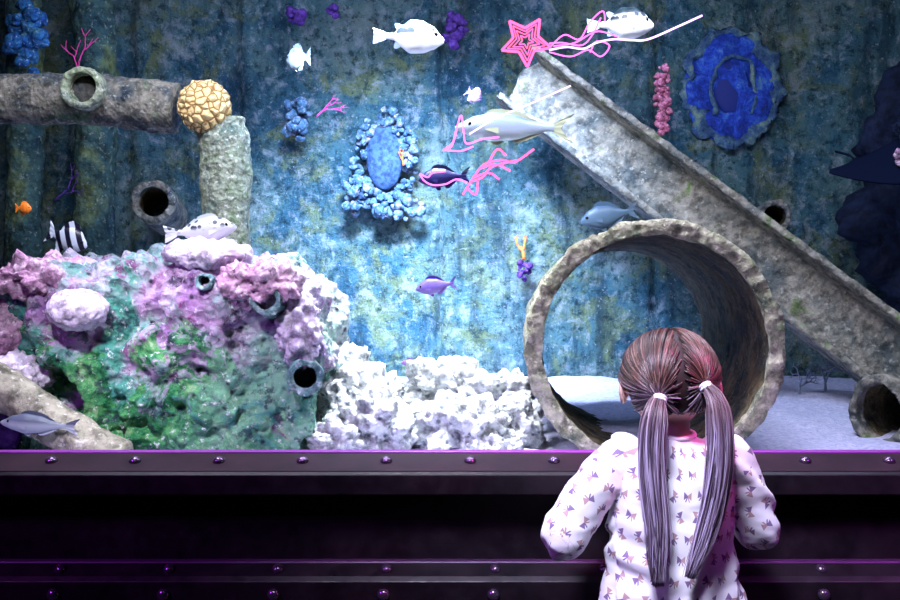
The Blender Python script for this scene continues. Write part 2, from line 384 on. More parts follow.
# beam
P0=Vector((.30,1.95,2.04)); P1=Vector((1.70,1.40,.83))
ax=(P1-P0).normalized(); toward=Vector((0,-1,0)); bdir=(toward-ax*toward.dot(ax)).normalized(); adir=bdir.cross(ax).normalized()
if adir.z<0: adir=-adir
poly=[(-.135,0),(.135,0),(.135,.13),(.11,.13),(.105,.02),(-.105,.02),(-.11,.13),(-.135,.13)]
pp=[]
for i in range(len(poly)):
    a=Vector(poly[i]);b=Vector(poly[(i+1)%len(poly)]);k=max(1,int((b-a).length/.012))
    for j in range(k): pp.append(a+(b-a)*j/k)
Ln=(P1-P0).length; ns=200; V=[];F=[];K=len(pp)
for i in range(ns+1):
    s=Ln*i/ns
    for q in pp:
        w=ax*s+adir*q.x+bdir*q.y
        if i==0: w=w+ax*(.03*fbm(w,12,3,2))
        V.append(w+Vector((fbm(w,18,4,1),fbm(w,18,4,4),fbm(w,18,4,8)))*.0045)
for i in range(ns):
    for k in range(K):
        F.append((i*K+k,i*K+(k+1)%K,(i+1)*K+(k+1)%K,(i+1)*K+k))
F.append(tuple(range(K))[::-1]);F.append(tuple(range(ns*K,ns*K+K)))
mk('steel_beam',V,F,m_beam,loc=P0,label='long weathered channel beam leaning diagonally against tank wall',cat='beam')
solidpipe('pipe',[(-1.45,.32,1.02),(-1.17,.28,.90),(-1.0,.26,.79),(-.84,.24,.70)],.055,crust('tan_pipe',[(.3,(.18,.17,.13)),(.6,(.42,.40,.31)),(.75,(.44,.38,.37))],9,(.64,.62,.55)),'tan crusted pipe slanting down into the sand',.008,40,70,14,7)
# ------------------------------------------------------------------ big coral rock
def reefmat(name):
    n=NT(name); c=n.co()
    x=n.sep(c)
    a=n.noise(c,3.4,5,.65,.5); b_=n.noise(c,7.5,6,.7,.6); d_=n.noise(c,13,7,.75,.4); f_=n.noise(c,55,4,.7)
    col=n.ramp(a,[(.36,(.04,.24,.24)),(.45,(.10,.36,.28)),(.50,(.34,.40,.46)),(.56,(.46,.28,.50)),(.66,(.26,.09,.36))])
    col=n.mix(n.ramp(b_,[(.54,0.0),(.60,.8)]),col,(.54,.44,.66))
    col=n.mix(n.ramp(d_,[(.55,0.0),(.61,.85)]),col,(.28,.05,.23))
    low=n.M('ADD',n.M('ADD',n.M('MULTIPLY',x[2],-1.5),n.M('MULTIPLY',x[0],-.35)),n.M('MULTIPLY',n.M('SUBTRACT',b_,.5),2.4))
    lowl=n.ramp(n.M('ADD',low,.06),[(.0,0.0),(.14,.97)])
    grn=n.ramp(d_,[(.37,(.006,.06,.03)),(.46,(.02,.20,.07)),(.55,(.10,.38,.12)),(.64,(.36,.52,.30))])
    col=n.mix(lowl,col,grn)
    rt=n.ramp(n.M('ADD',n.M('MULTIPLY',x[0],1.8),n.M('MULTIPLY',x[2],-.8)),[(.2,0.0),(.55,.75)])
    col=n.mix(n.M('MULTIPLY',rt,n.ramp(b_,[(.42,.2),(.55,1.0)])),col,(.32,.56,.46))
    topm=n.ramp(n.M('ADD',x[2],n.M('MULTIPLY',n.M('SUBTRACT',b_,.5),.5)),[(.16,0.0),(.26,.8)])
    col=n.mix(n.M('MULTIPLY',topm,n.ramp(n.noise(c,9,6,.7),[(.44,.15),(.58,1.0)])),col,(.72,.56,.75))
    col=n.mix(n.ramp(n.noise(c,19,5,.7),[(.37,.8),(.44,0.0)]),col,(.03,.045,.08))
    col=n.mix(n.ramp(f_,[(.59,0.0),(.67,.8)]),col,(.85,.85,.92))
    pv=n.vor(c,20); col=n.mix(n.ramp(pv,[(.08,.9),(.20,0.0)]),col,(.015,.015,.04))
    h=n.M('ADD',n.noise(c,30,6,.75),n.M('MULTIPLY',n.vor(c,38),.8))
    return n.bsdf(col,.8,bump=h,bs=1.0,bd=.03,spec=.15)
m_reef=reefmat('reef_rock')
reef=lump('reef_rock',(-.80,.66,.935),(.455,.33,.30),m_reef,'large pink green and teal coral covered reef boulder',cat='rock',sub=7,amp=.12,sc=3.4,pw=4.6,seed=11,knob=.06,ksc=12,pit=.08,psc=6,holes=((-.25,-.08,.075,.22),(.33,.18,.03,.12),(.15,-.02,.02,.1),(-.03,-.16,.025,.1),(.02,.15,.02,.1),(.22,.1,.016,.1)))
mm=crust('mauve_smooth_coral',[(.3,(.48,.40,.58)),(.6,(.72,.62,.77))],10,(.88,.84,.93),80,90,.5,.005)
lump('mound_coral',(-.965,.29,1.09),(.078,.06,.055),mm,'smooth pale mauve mound coral on the reef boulder',amp=.08,knob=.04,ksc=12,seed=2)
lump('mound_coral',(-1.10,.42,1.17),(.12,.10,.06),m_pink,'bumpy pink coral sheet over boulder shoulder',amp=.3,knob=.12,ksc=8,seed=25)
lump('mound_coral',(-.66,.42,1.235),(.12,.10,.045),mm,'flat pale pink mound coral on top of the boulder',amp=.14,knob=.04,ksc=12,seed=5)
lump('mound_coral',(-.50,.34,1.16),(.11,.07,.06),m_pink,'rough pink coral along the boulder shoulder',amp=.3,knob=.15,ksc=8,seed=9)
lump('mound_coral',(-.40,.36,1.04),(.06,.06,.10),mm,'pale pink coral on boulder edge',amp=.25,knob=.1,ksc=8,seed=21)
lump('honeycomb_coral',(-1.24,.45,1.03),(.11,.10,.10),m_pink,'pink honeycomb textured coral head beside the boulder',amp=.08,knob=.22,ksc=9,seed=12)
lump('honeycomb_coral',(-1.20,.38,.90),(.13,.10,.07),mm,'layered mauve coral head beside the slanting pipe',amp=.2,knob=.16,ksc=7,seed=13)
lump('honeycomb_coral',(-1.33,.5,.82),(.22,.16,.15),m_purp,'dark purple coral mass at the tank bottom',amp=.2,knob=.16,ksc=7,seed=14)
m_sp=crust('teal_sponge',[(.3,(.05,.17,.2)),(.55,(.2,.34,.36)),(.7,(.40,.36,.46))],14,(.66,.66,.75),90,80,.8,.008)
m_hole=plain('sponge_hole',(.005,.004,.012),.9)
for p0,p1,ro,lab in (((-.475,.28,1.115),(-.47,.42,1.10),.038,'round teal tube sponge opening on the boulder'),((-.375,.29,.915),(-.40,.45,.915),.045,'dark mouthed tube sponge on boulder side'),((-.64,.30,1.165),(-.64,.4,1.15),.022,'small tube sponge with round mouth')):
    hollow('tube_sponge',p0,p1,ro,ro*.68,m_sp,lab,'sponge',.008,40,10,30,ro*90,m_hole)
RB=[(-.335,.72,.90,.085,.07,.07),(-.29,.60,.83,.11,.10,.10),(-.215,.46,.755,.10,.09,.11),(-.30,.42,.72,.08,.07,.07),(-.10,.62,.76,.06,.06,.05),(-.02,.85,.84,.13,.10,.09),(.04,.5,.745,.13,.10,.09),(.15,.8,.80,.11,.09,.09),(.19,.60,.74,.08,.08,.09),(-.08,.75,.74,.09,.08,.06),(-.24,.82,.80,.10,.08,.08),(.12,.42,.70,.07,.06,.05)]
for i,(X,Y,Z,a,b,c_) in enumerate(RB):
    lump('coral_rubble',(X,Y,Z),(a,b,c_),m_white,'pale white lavender lump of knobbly coral rubble',cat='coral',sub=5,amp=.34,sc=2.2,pw=2.6,seed=20+i*3,knob=.16,ksc=5.5,pit=.30,psc=3.2,group='white coral rubble pile on the sand')
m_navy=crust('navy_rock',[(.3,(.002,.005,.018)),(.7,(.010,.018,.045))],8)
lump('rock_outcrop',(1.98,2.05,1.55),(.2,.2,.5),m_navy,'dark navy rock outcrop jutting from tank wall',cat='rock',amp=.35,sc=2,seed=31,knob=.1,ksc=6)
lump('rock_outcrop',(1.84,1.6,1.80),(.10,.1,.06),m_navy,'small dark rock ledge topped with pink coral',cat='rock',amp=.35,sc=2,seed=35,knob=.1,ksc=6)
cluster('ball_coral',(1.73,1.5,1.66),(.04,.04,.03),16,.014,m_pink,'small pink coral clump on dark ledge',seed=40)
def branch(name,loc,h,spread,r,mat,label,cat='coral',seed=1,depth=4,flat=True,rot=None,nb=2):
    rnd=random.Random(seed); A=[[],[]]
    def grow(p,d,l,r,k):
        pts=[p.copy()]
        for i in range(5):
            d=(d+Vector((rnd.uniform(-.25,.25),rnd.uniform(-.1,.1) if flat else rnd.uniform(-.25,.25),rnd.uniform(-.1,.2)))).normalized()
            pts.append(pts[-1]+d*l/5)
        add(A,tube(pts,[r*(1-.08*i) for i in range(6)],8))
        if k>0:
            for j in range(nb):
                q=pts[rnd.choice((3,4,5))]; a=rnd.uniform(.3,spread)*(1 if j%2 else -1)
                dd=Matrix.Rotation(a,3,'Y')@d
                if not flat: dd=Matrix.Rotation(rnd.uniform(-1,1)*spread,3,'X')@dd
                grow(q,dd,l*.78,r*.72,k-1)
    grow(Vector((0,0,0)),Vector((0,0,1)),h*.4,r,depth)
    return mk(name,A[0],A[1],mat,loc=loc,label=label,cat=cat,rot=rot)
m_rose=crust('rose_coral',[(.3,(.35,.07,.16)),(.6,(.5,.18,.28))],30,(.65,.4,.5),90,90,.8,.006)
cluster('sea_whip',(.855,1.72,1.92),(.03,.02,.15),110,.012,m_rose,'upright knobbly rose pink coral standing on beam',seed=50)
branch('branch_coral',(.333,2.2,1.30),.15,.5,.009,m_oran,'little orange finger coral on tank wall',seed=3,depth=2)
cluster('ball_coral',(.333,2.2,1.25),(.03,.04,.05),18,.012,m_purp,'purple coral base under orange finger coral',seed=52)
branch('branch_coral',(1.50,1.7,.74),.14,1.0,.007,m_grey,'spiky grey staghorn coral on the sand',seed=5,depth=5,flat=False)
branch('branch_coral',(1.36,1.6,.73),.12,1.0,.007,m_grey,'spiky grey staghorn coral on the sand',seed=6,depth=5,flat=False)
branch('sea_fan',(-1.58,1.95,2.05),.20,.7,.005,m_mag,'thin magenta branching sea fan',seed=8,depth=3)
branch('sea_fan',(-.60,2.2,1.94),.16,.8,.004,m_mag,'thin magenta branching sea fan',seed=9,depth=3,rot=(0,.7,0))
branch('sea_fan',(-1.72,2.05,1.55),.18,.8,.005,m_purp,'thin purple branching sea fan',seed=10,depth=3,rot=(0,.9,0))
branch('sea_fan',(-.21,2.2,1.72),.10,.6,.005,m_oran,'small orange sea fan on the hatch rim',seed=12,depth=2)
# ------------------------------------------------------------------ fish
def interp(ks,t):
    for (a,b) in zip(ks[:-1],ks[1:]):
        if t<=b[0]:
            s=(t-a[0])/(b[0]-a[0]); s=s*s*(3-2*s)*.5+s*.5
            return [a[i]+(b[i]-a[i])*s for i in range(1,len(a))]
    return list(ks[-1][1:])
PR={'box':[(0,.12,.12,-.10),(.06,.32,.35,-.09),(.18,.68,.72,-.03),(.36,.97,1,.0),(.58,1,.92,0),(.74,.62,.6,0),(.85,.24,.24,0),(1,.16,.1,0)],
'std':[(0,.08,.1,-.05),(.06,.34,.45,-.04),(.2,.74,.88,0),(.38,1,1,0),(.6,.86,.8,0),(.8,.46,.4,0),(.93,.24,.18,0),(1,.22,.08,0)],
'disc':[(0,.1,.1,-.05),(.08,.4,.45,-.03),(.28,.9,.9,0),(.5,1,1,0),(.7,.86,.7,0),(.88,.38,.3,0),(1,.26,.1,0)]}
def fish(kind,loc,L,H,W,right,mat,label,pitch=0,yaw=0,fork=.5,dors=.25,tailh=.9,name='fish',finmat=None):
    V=[];F=[];ns,seg=28,18; bl=.82*L; ks=PR[kind]
    for i in range(ns+1):
        t=i/ns; h,w,zc=interp(ks,t)
        for k in range(seg):
            a=2*math.pi*k/seg; ca,sa=math.cos(a),math.sin(a)
            if kind=='box': ca=math.copysign(abs(ca)**.8,ca);sa=math.copysign(abs(sa)**.8,sa)
            V.append(Vector((L/2-bl*t,ca*w*W/2,sa*h*H/2+zc*H)))
    for i in range(ns):
        for k in range(seg):
            a=i*seg+k;b=i*seg+(k+1)%seg;F.append((a,b,b+seg,a+seg))
    F.append(tuple(range(seg))[::-1])
    nb=len(F)
    x0=L/2-bl*.97; hp=.09*H; nt=8; th=H*tailh/2; tl=L*.2
    def plate(rows):
        n0=len(V);m=len(rows[0])
        for r in rows: V.extend([Vector(q) for q in r])
        for i in range(len(rows)-1):
            for j in range(m-1):
                a=n0+i*m+j;F.append((a,a+1,a+m+1,a+m))
    rows=[]
    for i in range(6):
        s=i/5; row=[]
        for j in range(13):
            q=j/6-1
            ext=tl*(1-fork*(1-abs(q)**1.3))
            row.append((x0-s*ext,.002*math.sin(j*2.2)*s,q*(hp+(th-hp)*s**.8)))
        rows.append(row)
    plate(rows)
    def fin(t0,t1,hf,sign,sweep=.25):
        rows=[[],[]]
        for j in range(13):
            s=j/12; t=t0+(t1-t0)*s; h,w,zc=interp(ks,t); z=sign*h*H/2*.93+zc*H; xx=L/2-bl*t
            hh=hf*H*math.sin(math.pi*min(1,s*.85+.15))**.6*(1-.45*s)*(.9+.1*(j%2))
            rows[0].append((xx,0,z)); rows[1].append((xx-hh*sweep*2,.001,z+sign*hh))
        plate(rows)
    if kind=='box': fin(.70,.80,.13,1,.9); fin(.72,.82,.11,-1,.9)
    else:
        fin(.3,.85,dors,1); fin(.58,.88,dors*.8,-1); fin(.35,.48,dors*.8,-1,.5)
    h,w,zc=interp(ks,.32)
    for sd in (1,-1):
        rows=[[],[],[]]
        for j in range(7):
            q=j/6-.5
            for r_,s in enumerate((0,.6,1)):
                rows[r_].append((L/2-bl*.3-s*.11*L,sd*(w*W/2*.95+s*.02*L),-.12*H+q*(.05+.2*s*(1-.3*s))*H-.05*H*s))
        plate(rows)
    ry=0 if right else math.pi
    me_f=[0]*nb+[1]*(len(F)-nb)
    o=mk(name,V,F,[mat,finmat or mat],loc=loc,label=label,cat='fish',rot=(0,pitch if right else -pitch,yaw+ry))
    o.data.polygons.foreach_set('material_index',me_f)
    h,w,zc=interp(ks,.15)
    for sd in (1,-1):
        er=.075*H if kind!='disc' else .06*H
        E=ell((L/2-bl*.15,sd*(w*W/2*.86),.14*h*H+zc*H),(er,er*.6,er),u=12,v=8)
        mk('eye',E[0],E[1],m_eye,parent=o)
    return o
m_eye=plain('fish_eye',(.003,.003,.006),.12)
def fmat(name,top,bot,spots=None,ssc=60,sth=.3,zr=(-.3,.4),H=.1,stripes=None,es=0,sm=(.42,.6)):
    n=NT(name); c=n.co(); x=n.sep(c)
    z=n.M('MULTIPLY',x[2],1/H)
    g=n.ramp(n.M('ADD',z,.5),[(max(0,zr[0]+.5),0.0),(zr[1]+.5,1.0)])
    col=n.mix(g,bot,top)
    if spots:
        v=n.vor(c,ssc); s=n.ramp(v,[(sth,1.0),(sth+.06,0.0)]); s=n.M('MULTIPLY',s,n.ramp(n.M('ADD',z,.5),[(sm[0],0.0),(sm[1],1.0)]))
        col=n.mix(s,col,spots)
    if stripes:
        w=n.M('SINE',n.M('ADD',n.M('MULTIPLY',x[0],stripes[1]),n.M('MULTIPLY',x[2],stripes[2])))
        col=n.mix(n.ramp(n.M('MULTIPLY_ADD',w,.5,.5),[(.45,0.0),(.6,1.0)]),col,stripes[0])
    return n.bsdf(col,.4,0,bump=n.vor(c,300),bs=.15,bd=.002,spec=.4,emis=col if es else None,es=es)
wf=fmat('white_spotted_skin',(.6,.66,.7),(.85,.88,.94),(.01,.025,.04),36,.46,H=.1,sm=(.48,.56))
fin_w=plain('pale_fin',(.35,.5,.68),.4)
fish('box',(-.125,.7,1.905),.215,.098,.075,True,wf,'white trunkfish with black speckled back swimming',pitch=.03,fork=.05,tailh=.5,finmat=fin_w)
wf2=fmat('white_dark_back_skin',(.02,.04,.05),(.85,.88,.94),(.01,.02,.03),42,.38,(.12,.26),H=.1)
fish('box',(.51,.7,1.943),.20,.095,.08,True,wf2,'white boxfish with dark back near the neon reflections',pitch=-.05,fork=.05,tailh=.45,finmat=fin_w)
fish('disc',(-.53,1.2,1.962),.10,.078,.03,False,fmat('grey_disc_skin',(.07,.09,.11),(.2,.24,.25),(.05,.06,.08),50,.35,H=.08),'small round grey white butterflyfish',yaw=-.4,fork=.1)
sil=fmat('silver_skin',(.06,.10,.17),(.5,.6,.72),None,H=.088,zr=(-.25,.25))
fish('std',(.19,.6,1.615),.35,.085,.055,False,sil,'long silver fish with a pale yellowish forked tail',fork=.6,dors=.22,tailh=1.05,finmat=plain('yellow_fin',(.38,.42,.28),.4),pitch=.02)
ind=fmat('indigo_skin',(.004,.004,.035),(.015,.015,.12),None,H=.06)
fish('std',(-.015,.7,1.483),.16,.062,.03,False,ind,'dark indigo fish under the silver fish',pitch=-.08)
fish('std',(-.039,.7,1.158),.13,.05,.026,False,fmat('violet_skin',(.05,.03,.22),(.22,.15,.5),None,H=.05),'small violet fish hovering in open water',pitch=-.15,fork=.55,tailh=.95)
fish('disc',(-1.149,.7,1.30),.13,.075,.03,True,fmat('striped_skin',(.5,.55,.65),(.5,.55,.65),None,H=.085,stripes=((.005,.005,.02),170,110)),'black and white striped fish beside the boulder',pitch=.35,fork=.3,dors=.35)
fish('std',(-.68,.42,1.305),.20,.07,.05,True,fmat('spotted_skin',(.35,.4,.4),(.6,.6,.68),(.03,.04,.06),60,.36,H=.07),'pale spotted grouper resting on top of boulder',pitch=-.12,fork=.1,dors=.2,tailh=.7)
fish('disc',(-1.28,.7,1.39),.05,.034,.014,True,plain('orange_skin',(.8,.2,.02),.4),'tiny orange fish swimming beside the columns',fork=.2)
fish('std',(-1.02,.19,.805),.20,.05,.035,False,fmat('banded_grey',(.08,.10,.15),(.38,.42,.5),None,H=.05,zr=(-.05,.15)),'slender grey fish with a dark back',pitch=.08,fork=.4)
fish('std',(.575,1.3,1.42),.22,.085,.04,False,fmat('pale_blue_skin',(.05,.09,.13),(.10,.16,.21),None,H=.1),'pale blue fish behind the big pipe',pitch=-.2,fork=.5)
fish('std',(-.125,1.0,.908),.075,.024,.014,False,fmat('lilac_skin',(.2,.08,.4),(.4,.2,.6),None,H=.03),'tiny purple fish above the coral rubble')
fish('disc',(.085,1.3,1.853),.065,.05,.02,True,fmat('mauve_skin',(.06,.03,.14),(.14,.09,.2),None,H=.05),'small mauve fish near the beam top',pitch=.6)
V=[];F=[];NU,NV=24,12
for i in range(NU+1):
    for j in range(NV+1):
        u=i/NU*2-1;v=j/NV; ch=.16*(1-abs(u))**.7+.01
        V.append((u*.2,(v-.4)*ch*1.6+.08*abs(u)**1.5,.05*abs(u)**1.6+.018*math.sin(math.pi*v)*(1-abs(u))))
for i in range(NU):
    for j in range(NV): a=i*(NV+1)+j;F.append((a,a+1,a+NV+2,a+NV+1))
T=tube([(0,.12,0),(0,.2,.01),(0,.27,0)],[.006,.003,.001],8); G=[[Vector(v) for v in V],F]; add(G,T)
o=mk('ray',G[0],G[1],plain('ray_skin',(.003,.006,.02),.95,spec=.05),loc=(1.68,1.55,1.60),rot=(.5,-.4,.3),label='dark blue ray gliding past the wall',cat='fish'); sm=o.modifiers.new('s','SOLIDIFY'); sm.thickness=.008
# ------------------------------------------------------------------ neon reflections on the window, drawn as glowing tubes
def emis(name,col,st):
    n=NT(name); e=n.N('ShaderNodeEmission'); e.inputs[0].default_value=col+(1,); e.inputs[1].default_value=st; n.L(e.outputs[0],n.out.inputs['Surface']); return n.m
e_pink=emis('neon_pink',(1,.11,.34),2.8); e_white=emis('neon_white',(.75,.5,1),3.0); e_mag=emis('neon_magenta',(1,.17,.85),2.8)
def neon(loc,paths,mat,label,r=.0028):
    A=[[],[]]
    for P in paths:
        q=[Vector((a/1000,0,b/1000)) for a,b in P]
        add(A,tube(catmull(q,max(12,len(q)*8)),r,8))
    return mk('neon_reflection',A[0],A[1],mat,loc=loc,label=label,cat='neon light')
def starpts(R,r,rot,n=5):
    out=[]
    for k in range(n):
        a=rot+2*math.pi*k/n; b=a+math.pi/n
        out+= [(math.cos(a)*R,math.sin(a)*R),(math.cos(b)*r,math.sin(b)*r)]
    return out+[out[0]]
A=[[],[]]
for P_,r_ in ((starpts(60,30,1.0),.0030),(starpts(46,22,1.02),.0013),(starpts(33,15,1.06),.0013),(starpts(18,8,1.1),.0013)):
    q=[Vector((a/1000,0,b/1000)) for a,b in P_]
    for a,b in zip(q[:-1],q[1:]): add(A,tube([a,(a+b)/2,b],r_,6))
mk('neon_reflection',A[0],A[1],e_pink,loc=(.176,.02,1.716),label='pink neon starfish reflection on the window',cat='neon light')
neon((.23,.02,1.69),[[(0,5),(40,12),(80,8),(110,22),(150,30),(190,28),(230,30),(300,60),(355,85)]],e_white,'long white violet neon reflection trailing from starfish',.0023)
neon((.23,.02,1.69),[[(0,10),(35,40),(70,30),(95,70),(125,95),(130,60)],[(0,0),(50,-10),(90,5),(120,-10),(140,15),(110,25),(95,0)],[(10,14),(60,22),(110,48),(160,36)],[(0,20),(30,22),(75,16),(100,40),(120,80)]],e_mag,'curling magenta neon reflections around boxfish',.0016)
neon((-.016,.02,1.463),[[(0,0),(20,10),(30,45),(42,80),(48,40),(55,15),(90,25),(130,30)],[(0,0),(40,-2),(70,8)],[(8,5),(24,20),(36,66)]],e_mag,'pink neon reflection in front of the silver fish',.0019)
neon((.045,.02,1.50),[[(0,0),(60,36),(140,70),(235,112)]],e_white,'slanted white neon reflection above silver fish',.0019)
neon((.03,.02,1.39),[[(0,-30),(25,10),(50,40),(90,50),(120,45),(165,75)],[(25,10),(60,20),(85,5)],[(40,30),(75,40),(110,25)],[(10,-15),(30,-30),(35,0)],[(60,45),(80,75),(100,60)],[(20,0),(45,10),(70,35),(130,50)]],e_pink,'branching pink neon coral reflection',.0023)
neon((-.07,.02,1.37),[[(0,38),(10,22),(30,12),(60,14),(85,25),(110,18)],[(0,38),(18,30),(30,40),(60,44)]],e_mag,'magenta neon reflection around the indigo fish',.0019)
# ------------------------------------------------------------------ the girl
m_skin=plain('child_skin',(.68,.42,.35),.5,sss=.1)
girl_base=Vector((.44,-.31,0))
def LV(Vs): return [Vector(v)-girl_base for v in Vs]
HC=Vector((.438,-.305,.952))
A=[[],[]]
add(A,ell(HC+Vector((0,0,.008)),(.084,.094,.088),u=28,v=18))
add(A,ell(HC+Vector((0,.022,-.035)),(.066,.066,.06),u=24,v=14))
add(A,ell(HC+Vector((0,.07,-.078)),(.02,.016,.014)))
add(A,ell(HC+Vector((0,.092,-.022)),(.009,.013,.011)))
for s in (-1,1):
    add(A,ell(HC+Vector((s*.092,-.0,-.018)),(.008,.019,.028),rot=(.15,0,s*.5)))
    add(A,ell(HC+Vector((s*.032,.072,-.045)),(.02,.012,.018)))
add(A,tube([(.44,-.315,.80),(.44,-.315,.85),(.438,-.31,.90)],[.05,.036,.038],20))
add(A,rings([(.44,-.31,.46,.09,.07),(.44,-.31,.50,.112,.08),(.44,-.31,.60,.10,.07),(.44,-.31,.70,.105,.072),(.44,-.31,.78,.11,.065),(.44,-.312,.825,.075,.048),(.44,-.315,.845,.035,.035)]))
SH={-1:Vector((.335,-.31,.795)),1:Vector((.548,-.31,.795))}
EL={-1:Vector((.222,-.335,.645)),1:Vector((.622,-.275,.652))}
WR={-1:Vector((.305,-.20,.708)),1:Vector((.572,-.175,.72))}
HD={-1:Vector((.345,-.135,.755)),1:Vector((.535,-.13,.76))}
def hand(w,h,s):
    B=[[],[]]; d=(h-w).normalized(); up=Vector((0,-.25,.97)); side=d.cross(up).normalized()*s; up=side.cross(d).normalized()*s
    if up.z<0: up=-up
    add(B,tube([w,w+d*.012,w+d*.035,w+d*.055],[.017,.018,.022,.017],14))
    for i,(off,l) in enumerate(((-.018,.036),(-.006,.042),(.006,.039),(.017,.031))):
        b=w+d*.05+side*off; p=[b,b+d*l*.4+up*.004,b+d*l*.72-up*.003,b+d*l-up*.014]
        add(B,tube(p,[.0065,.0062,.0056,.0045],10))
    b=w+d*.022-side*.016; td=(d*.6-side*.8).normalized()
    add(B,tube([b,b+td*.018,b+td*.03+d*.008-up*.004],[.008,.0068,.0052],10))
    return B
for s in (-1,1):
    add(A,tube(catmull([SH[s],(SH[s]+EL[s])/2,EL[s],(EL[s]+WR[s])/2,WR[s]],20),[.036-.019*i/19 for i in range(20)],16))
    add(A,hand(WR[s],HD[s],s))
    hx=.44+s*.055
    add(A,tube(catmull([(hx,-.31,.50),(hx,-.31,.40),(hx+s*.004,-.305,.27),(hx+s*.006,-.315,.15),(hx+s*.008,-.32,.045)],24),[.066-.036*(i/23)**.8 for i in range(24)],18))
    add(A,ell((hx+s*.01,-.29,.032),(.028,.07,.03)))
me=remesh(LV(A[0]),A[1],.0035,5)
girl=mko('person',me,m_skin,loc=girl_base,label='child with two ponytails in printed pale top at window',cat='person')
def part(name,V,F,mat,**k): return mk(name,LV(V),F,mat,parent=girl,**k)
for s in (-1,1):
    E=ell(HC+Vector((s*.032,.083,-.004)),(.011,.007,.009)); e=part('eye',E[0],E[1],plain('eye_white',(.85,.85,.85),.2))
    E=ell(HC+Vector((s*.032,.0885,-.004)),(.0055,.003,.0055)); I=part('iris',E[0],E[1],plain('iris',(.1,.15,.2),.2))
    T=tube(catmull([HC+Vector((s*.018,.09,.016)),HC+Vector((s*.032,.088,.021)),HC+Vector((s*.046,.079,.016))],10),.0022,8); part('eyebrow',T[0],T[1],plain('brow',(.15,.07,.04),.8))
T=tube(catmull([HC+Vector((-.018,.083,-.055)),HC+Vector((0,.0885,-.058)),HC+Vector((.018,.083,-.055))],12),[.001+.0035*math.sin(math.pi*i/11) for i in range(12)],8)
part('mouth',T[0],T[1],plain('lips',(.65,.22,.22),.4))
# shirt
A=[[],[]]
add(A,rings([(.44,-.31,.465,.152,.108),(.44,-.31,.50,.148,.104),(.44,-.31,.56,.135,.097),(.44,-.31,.63,.126,.09),(.44,-.31,.70,.122,.085),(.44,-.31,.76,.124,.08),(.44,-.31,.795,.122,.07),(.44,-.312,.825,.09,.056),(.44,-.315,.842,.05,.046),(.44,-.315,.85,.045,.043)],48))
for s in (-1,1):
    K=[SH[s]+Vector((-s*.03,0,.0)),SH[s],(SH[s]+EL[s])/2+Vector((s*.006,0,.006)),EL[s],(EL[s]+WR[s])/2,WR[s]-(WR[s]-EL[s])*.05]
    rr=[.046,.05,.048,.044,.036,.030]
    P=catmull(K,40); R=[float(np.interp(i/39*5,range(6),rr)) for i in range(40)]
    add(A,tube(P,R,24))
me=remesh(LV(A[0]),A[1],.0035,10,.6)
gb=girl_base
att=me.attributes.new('print','FLOAT_VECTOR','POINT')
bones=[]
for s in (-1,1): bones+= [(SH[s]-gb,EL[s]-gb,.05,3+s),(EL[s]-gb,WR[s]-gb,.04,8+s)]
vals=[];me.update()
nors=[v.normal.copy() for v in me.vertices]
for v in me.vertices:
    p=v.co.copy(); zz=p.z
    dt=math.hypot(p.x/1.5,p.y)/.085
    best=(dt,math.atan2(p.x,-p.y)*.12,p.z,0)
    for a,b,r,o_ in bones:
        ab=b-a;t=(p-a).dot(ab)/ab.length_squared
        if t<(.12 if o_<6 else -.2): continue
        t=min(1.1,t); q=a+ab*t; d=(p-q).length/r
        if d<best[0]*1.0 and abs(p.x)>.1:
            e1=ab.normalized(); up=Vector((0,-1,0)); up=(up-e1*up.dot(e1)).normalized(); si=e1.cross(up); r_=p-q
            best=(d,math.atan2(r_.dot(si),r_.dot(up))*.05,t*ab.length,o_)
    vals+= [best[1]+best[3]*.013,best[2]+best[3]*.02,0]
    arm=abs(p.x)>.115
    w=.004*fbm((p.x*1.0,p.y,p.z*2.0),9,3,2)
    if arm: w+=.009*math.sin(75*(p.z+.7*abs(p.x))+4*noise.noise(p*14))*max(0,noise.noise(p*9)+.45)
    else:
        w+=.009*math.sin(42*(p.x*1.0)+9*noise.noise(Vector((p.x*3,p.y*3,p.z*5))))*max(0,min(1,(.74-zz)/.2))*.6
        w+=.007*math.sin(60*(p.z-.6*abs(p.x))+5*noise.noise(p*8))*max(0,noise.noise(p*7+Vector((3,1,2)))+.2)
    v.co=p+nors[v.index]*w
att.data.foreach_set('vector',vals)
n=NT('printed_cotton')
at=n.N('ShaderNodeAttribute',attribute_name='print'); u=n.sep(at.outputs['Vector'])
CS=.040
U=n.M('MULTIPLY',u[0],1/CS); Vv=n.M('MULTIPLY',u[1],1/CS)
row=n.M('FLOOR',Vv); U2=n.M('ADD',U,n.M('MULTIPLY',n.M('MODULO',n.M('ABSOLUTE',row),2.0),.5))
cu=n.M('FLOOR',U2)
lu=n.M('SUBTRACT',n.M('SUBTRACT',U2,cu),.5); lv=n.M('SUBTRACT',n.M('SUBTRACT',Vv,row),.5)
cb=n.N('ShaderNodeCombineXYZ'); n.L(cu,cb.inputs[0]); n.L(row,cb.inputs[1])
wn=n.N('ShaderNodeTexWhiteNoise'); n.L(cb.outputs[0],wn.inputs['Vector'])
ang=n.M('MULTIPLY',n.M('SUBTRACT',wn.outputs['Value'],.5),3.2)
cs=n.M('COSINE',ang); sn=n.M('SINE',ang)
ru=n.M('SUBTRACT',n.M('MULTIPLY',lu,cs),n.M('MULTIPLY',lv,sn)); rv=n.M('ADD',n.M('MULTIPLY',lu,sn),n.M('MULTIPLY',lv,cs))
au=n.M('ABSOLUTE',ru); av=n.M('ABSOLUTE',rv)
bow=n.M('MULTIPLY',n.M('LESS_THAN',au,.27),n.M('LESS_THAN',av,n.M('MULTIPLY_ADD',au,.62,.03)))
